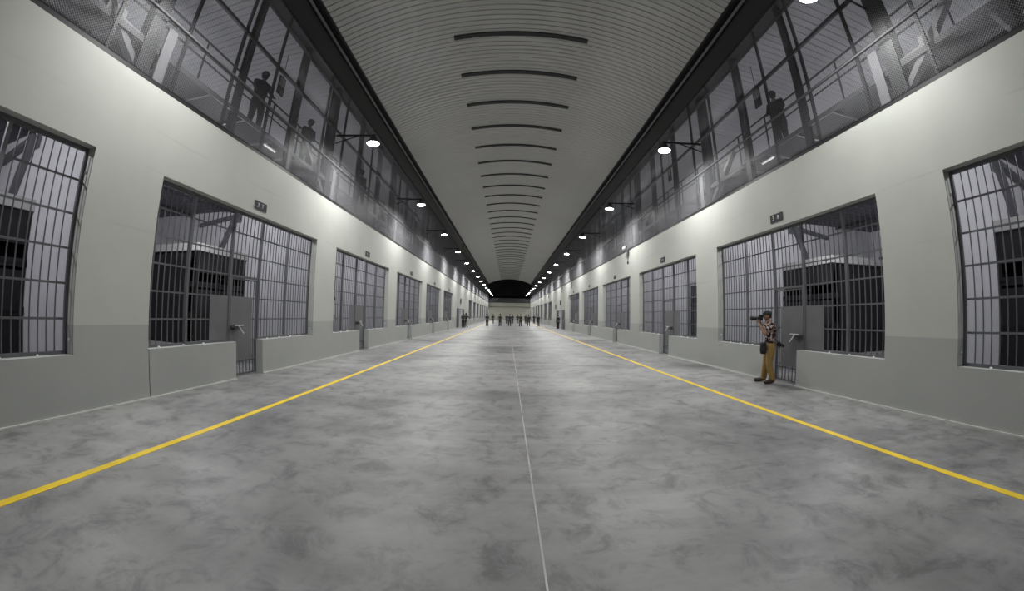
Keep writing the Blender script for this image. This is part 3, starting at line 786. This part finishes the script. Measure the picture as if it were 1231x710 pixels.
    bmesh.ops.transform(bm, matrix=HM, verts=bm.verts); obj('hair', bm, M_HAIR, body, smooth=True)
    if cloth.get('silhouette_hood'):  # black hood and hands added to darken uniformed figures into silhouettes
        hm = HEAD.copy(); 
        for v in hm.vertices: v.co *= 1.05
        hm.transform(HM)
        for q in hm.polygons: q.use_smooth = True
        hm.materials.append(M_BLK); obj('silhouette_hood', hm, None, body)
    if cap:
        bm = B(); prof = [(0.094,0.030),(0.094,0.062),(0.089,0.088),(0.070,0.116),(0.038,0.130),(0.006,0.133)]
        lathe(bm, prof, n=24)
        for v in bm.verts: v.co.y = v.co.y*1.18 + 0.004
        vis = []
        for r_ in (0.0, 1.0):
            vis.append([bm.verts.new((0.085*math.sin(q)*(1-0.12*r_), 0.004 - 0.108*math.cos(q) - 0.075*r_*math.cos(q*0.8), 0.040-0.018*r_)) for q in [(-1+2*i/10)*1.15 for i in range(11)]])
        for i in range(10): bm.faces.new((vis[0][i], vis[0][i+1], vis[1][i+1], vis[1][i]))
        bmesh.ops.transform(bm, matrix=HM, verts=bm.verts); obj('cap', bm, cloth['cap'], body, smooth=True)
    return body

def stand(dx=0.0, arms='down', stride=0.0, lean=0.0, h=1.0):
    """joints of a standing figure 1.75 m tall facing -Y"""
    J = dict(pelvis=(0,0,0.94), chest=(0,-lean*0.5,1.25), upchest=(0,-lean*0.8,1.40), neck=(0,-lean,1.50), head=(0,-lean-0.02,1.635),
             Lhip=(0.095,0,0.88), Rhip=(-0.095,0,0.88), Lkn=(0.11,-0.03-stride*0.5,0.49), Rkn=(-0.11,-0.03+stride*0.4,0.49),
             Lan=(0.12,0.02-stride,0.09), Ran=(-0.12,0.02+stride,0.09), Ltoe=(0.15,-0.15-stride,0.032), Rtoe=(-0.15,-0.15+stride,0.032),
             Lsh=(0.19,-lean*0.8,1.385), Rsh=(-0.19,-lean*0.8,1.385))
    if arms == 'down': J.update(Lel=(0.245,0.03,1.11), Rel=(-0.245,0.03,1.11), Lwr=(0.25,-0.06,0.86), Rwr=(-0.25,-0.06,0.86))
    elif arms == 'hips': J.update(Lel=(0.33,0.07,1.13), Rel=(-0.33,0.07,1.13), Lwr=(0.20,-0.10,1.02), Rwr=(-0.20,-0.10,1.02))
    elif arms == 'front': J.update(Lel=(0.25,-0.02,1.12), Rel=(-0.25,-0.02,1.12), Lwr=(0.06,-0.20,1.02), Rwr=(-0.06,-0.20,1.06))
    elif arms == 'rail': J.update(Lel=(0.25,-0.12,1.16), Rel=(-0.25,-0.12,1.16), Lwr=(0.22,-0.26,1.02), Rwr=(-0.22,-0.26,1.02))
    elif arms == 'raise': J.update(Lel=(0.30,-0.06,1.18), Rel=(-0.26,-0.26,1.48), Lwr=(0.22,-0.22,1.30), Rwr=(-0.14,-0.20,1.72))
    return J

# ---- the photographer by the right-hand cell door
J = dict(pelvis=(0,0.0,0.94), chest=(0,0.015,1.24), upchest=(0,0.0,1.40), neck=(0,-0.03,1.50), head=(0,-0.065,1.625),
         Lhip=(0.095,0,0.88), Rhip=(-0.095,0,0.88), Lkn=(0.115,-0.05,0.49), Rkn=(-0.12,-0.03,0.49), Lan=(0.15,0.05,0.09), Ran=(-0.15,-0.06,0.09),
         Ltoe=(0.19,-0.12,0.032), Rtoe=(-0.19,-0.23,0.032),
         Lsh=(0.185,-0.02,1.41), Rsh=(-0.185,-0.02,1.41), Lel=(0.17,-0.20,1.19), Rel=(-0.26,-0.10,1.27), Lwr=(0.035,-0.305,1.475), Rwr=(-0.13,-0.20,1.525))
ph = person('person', 'photographer in a printed shirt and khaki trousers shooting beside the right cell door', J,
            dict(shirt=M_SHIRT, trousers=M_KHAKI, shoes=M_SHOE, cap=M_CAP, sleeve='short'), curl=(0.75, 0.85),
            fdir=((-0.15,-0.55,0.8), (0.4,-0.75,0.45)), fup=((-0.5,-0.3,0.6), (0.85,-0.3,0.0)), sub=2)
PHROT = math.radians(-106)
ph.location = (6.33, 7.70, 0); ph.rotation_euler = (0, 0, PHROT)
def held(name, label, cat, at, build):
    """a thing carried by the photographer, placed in the photographer's own frame"""
    m = Matrix.Translation(ph.location) @ Matrix.Rotation(PHROT, 4, 'Z')
    g = thing(name, label, cat, tuple(m @ Vector(at)), None, PHROT); build(g); return g
def cam_build(g):
    bm = B(); box(bm, -0.075, 0.065, -0.045, 0.035, -0.055, 0.050); box(bm, -0.03, 0.03, -0.045, 0.045, 0.050, 0.085); box(bm, -0.085, -0.045, -0.075, 0.03, -0.055, 0.04); obj('body', bm, M_CAMB, g, bevel=0.008)
    bm = B(); lathe(bm, [(0.036,0),(0.040,0.01),(0.040,0.07),(0.046,0.08),(0.046,0.13),(0.049,0.14),(0.054,0.21),(0.050,0.21)], (0,-0.045,0), (0,-1,0), n=24); obj('zoom_lens', bm, M_CAMB, g, smooth=False)
    bm = B(); lathe(bm, [(0.050,0),(0.030,0.006)], (0,-0.253,0), (0,-1,0), n=24); obj('front_glass', bm, M_GLASS, g)
    bm = B(); box(bm, -0.022, 0.022, 0.045, 0.062, 0.048, 0.082); obj('eyecup', bm, M_BLK, g, bevel=0.004)
held('camera', 'black camera with a long lens held up to the photographer\'s eye', 'camera', (-0.01, -0.235, 1.575), cam_build)
def pouch_build(g):
    bm = B(); lathe(bm, [(0.03,-0.14),(0.085,-0.13),(0.10,-0.05),(0.098,0.06),(0.085,0.12),(0.03,0.13)], n=16)
    for v in bm.verts: v.co.y *= 0.75
    obj('body', bm, M_BLK, g, smooth=True)
    bm = B(); bar(bm, (0, 0.02, 0.12), (0.0, 0.11, 0.24), 0.03, 0.012); obj('strap', bm, M_BLK, g)
    bm = B(); lathe(bm, [(0.09,0.0),(0.094,0.03),(0.06,0.045)], (0,0,0.10), n=16)
    for v in bm.verts: v.co.y *= 0.78
    obj('flap', bm, M_CAMB, g, smooth=True)
held('belt_pouch', 'black lens pouch hanging at the photographer\'s front hip', 'bag', (0.12, -0.215, 0.86), pouch_build)
def cam2_build(g):
    bm = B(); box(bm, -0.06, 0.06, -0.035, 0.035, -0.045, 0.045); box(bm, -0.025, 0.025, -0.03, 0.03, 0.045, 0.075); obj('body', bm, M_CAMB, g, bevel=0.008)
    bm = B(); lathe(bm, [(0.034,0),(0.038,0.02),(0.038,0.10),(0.034,0.10)], (0,0.035,0), (0,1,-0.35), n=18); obj('lens', bm, M_CAMB, g)
    bm = B(); bar(bm, (0, -0.03, 0.06), (-0.02, -0.14, 0.16), 0.03, 0.008); obj('strap', bm, M_BLK, g)
held('camera', 'second black camera slung behind the photographer\'s hip', 'camera', (0.10, 0.205, 0.94), cam2_build)

# ---- guards on the walkways (dark clothes, with black hoods and hands added for silhouette)
dark = dict(shirt=M_NAVY, trousers=M_BLK, shoes=M_BLK, cap=M_BLK, vest=M_BLK, silhouette_hood=True)
for lab, x, y, z, rot, arms in (
    ('dark-clothed person standing on the left walkway, nearer the viewer', XL-0.50, 7.42, 6.03, math.radians(70), 'rail'),
    ('dark-clothed person leaning by the column, farther along the left walkway', XL-0.55, 10.14, 6.03, math.radians(75), 'front'),
    ('dark-clothed person half hidden behind a column on the left walkway', XL-0.50, 14.70, 6.03, math.radians(60), 'down'),
    ('dark-clothed person standing on the right walkway', XR+0.52, 7.55, 6.03, math.radians(-75), 'rail')):
    p = person('person', lab, stand(arms=arms, lean=0.03 if x < 0 else 0.12, stride=0.05), dark, sub=1)
    p.scale = (1.08, 1.08, 1.0) if x < 0 else (1.05, 1.05, 0.93); p.location = (x, y, z); p.rotation_euler = (0, 0, rot)

# ---- the file of guards far down the hall
uni = dict(shirt=M_UGREY, trousers=M_BLK, shoes=M_BLK, cap=M_BLK, vest=M_NAVY, silhouette_hood=True)
far_pose = [person('person', 'x', stand(arms='front'), uni, sub=1), person('person', 'x', stand(arms='hips', stride=0.06), uni, sub=1), person('person', 'x', stand(arms='down', stride=0.12), uni, sub=1)]
near_row = [(-2.91, 50.6), (-1.13, 51.2), (0.22, 51.9), (1.78, 52.1), (2.96, 52.5), (4.32, 52.3)]
far_row = [(-2.76, 66.3), (-0.24, 67.4), (0.80, 68.0), (1.79, 68.6), (3.35, 69.4), (5.03, 70.6)]
used = set()
def far_person(i, x, y, label, group, rot):
    src = far_pose[i]
    if i not in used: used.add(i); src.location = (x, y, 0); src.rotation_euler = (0,0,rot); src['label'] = label; (group and src.__setitem__('group', group)); return src
    return dup(src, (x, y, 0), label, group, rot)
for j, (x, y) in enumerate(near_row):
    far_person(j % 3, x, y, 'uniformed person in the near row down the hall, %s from the left' % ordn(j), 'guards standing far down the hall', random.uniform(-0.25, 0.25))
for j, (x, y) in enumerate(far_row):
    far_person((j+1) % 3, x, y, 'uniformed person in the back row down the hall, %s from the left' % ordn(j), 'guards standing far down the hall', random.uniform(-0.25, 0.25))
far_person(0, -5.45, 43.9, 'uniformed person standing before the open left passage door, nearer one', None, 0.5)
p = person('person', 'uniformed person with one arm raised beside the left passage doorway', stand(arms='raise'), uni, sub=1); p.location = (-5.30, 45.8, 0); p.rotation_euler = (0,0,0.4)
far_person(2, 6.15, 44.6, 'uniformed person standing at the right passage doorway', None, -0.5)

# ------------------------------------------------------------------ camera (fisheye lens fitted to the photograph)
cd = bpy.data.cameras.new('camera'); co = bpy.data.objects.new('view_camera', cd); C.objects.link(co)
cd.type = 'PANO'; cd.sensor_fit = 'HORIZONTAL'; cd.sensor_width = 36.0; cd.sensor_height = 36.0*710/1231
cd.clip_start = 0.05; cd.clip_end = 400
tgt = cd if hasattr(cd, 'panorama_type') else cd.cycles
tgt.panorama_type = 'FISHEYE_LENS_POLYNOMIAL'
tgt.fisheye_fov = PI
tgt.fisheye_polynomial_k0 = 0.0
tgt.fisheye_polynomial_k1 = -7.82992587e-02
tgt.fisheye_polynomial_k2 = 7.65775672e-05
tgt.fisheye_polynomial_k3 = 4.11519473e-05
tgt.fisheye_polynomial_k4 = -8.21491748e-07
r = Vector((0.99979843, -0.01045919, 0.01713791)); u = Vector((-0.01767815, -0.05395508, 0.99838686)); f = Vector((0.00951764, 0.99848858, 0.05412911))
co.matrix_world = Matrix(((r.x, u.x, -f.x, 0), (r.y, u.y, -f.y, 0), (r.z, u.z, -f.z, 1.6), (0, 0, 0, 1)))
sc.camera = co

# ------------------------------------------------------------------ world and render look
w = bpy.data.worlds.new('night'); sc.world = w; w.use_nodes = True
w.node_tree.nodes['Background'].inputs[0].default_value = (0.02, 0.02, 0.025, 1); w.node_tree.nodes['Background'].inputs[1].default_value = 0.2
sc.view_settings.view_transform = 'Standard'; sc.view_settings.look = 'None'; sc.view_settings.gamma = 1; sc.view_settings.exposure = 0.0
sc.view_settings.use_curve_mapping = False
sc.cycles.use_denoising = True
sc.cycles.max_bounces = 8; sc.cycles.diffuse_bounces = 5; sc.cycles.glossy_bounces = 3
sc.cycles.sample_clamp_indirect = 6.0
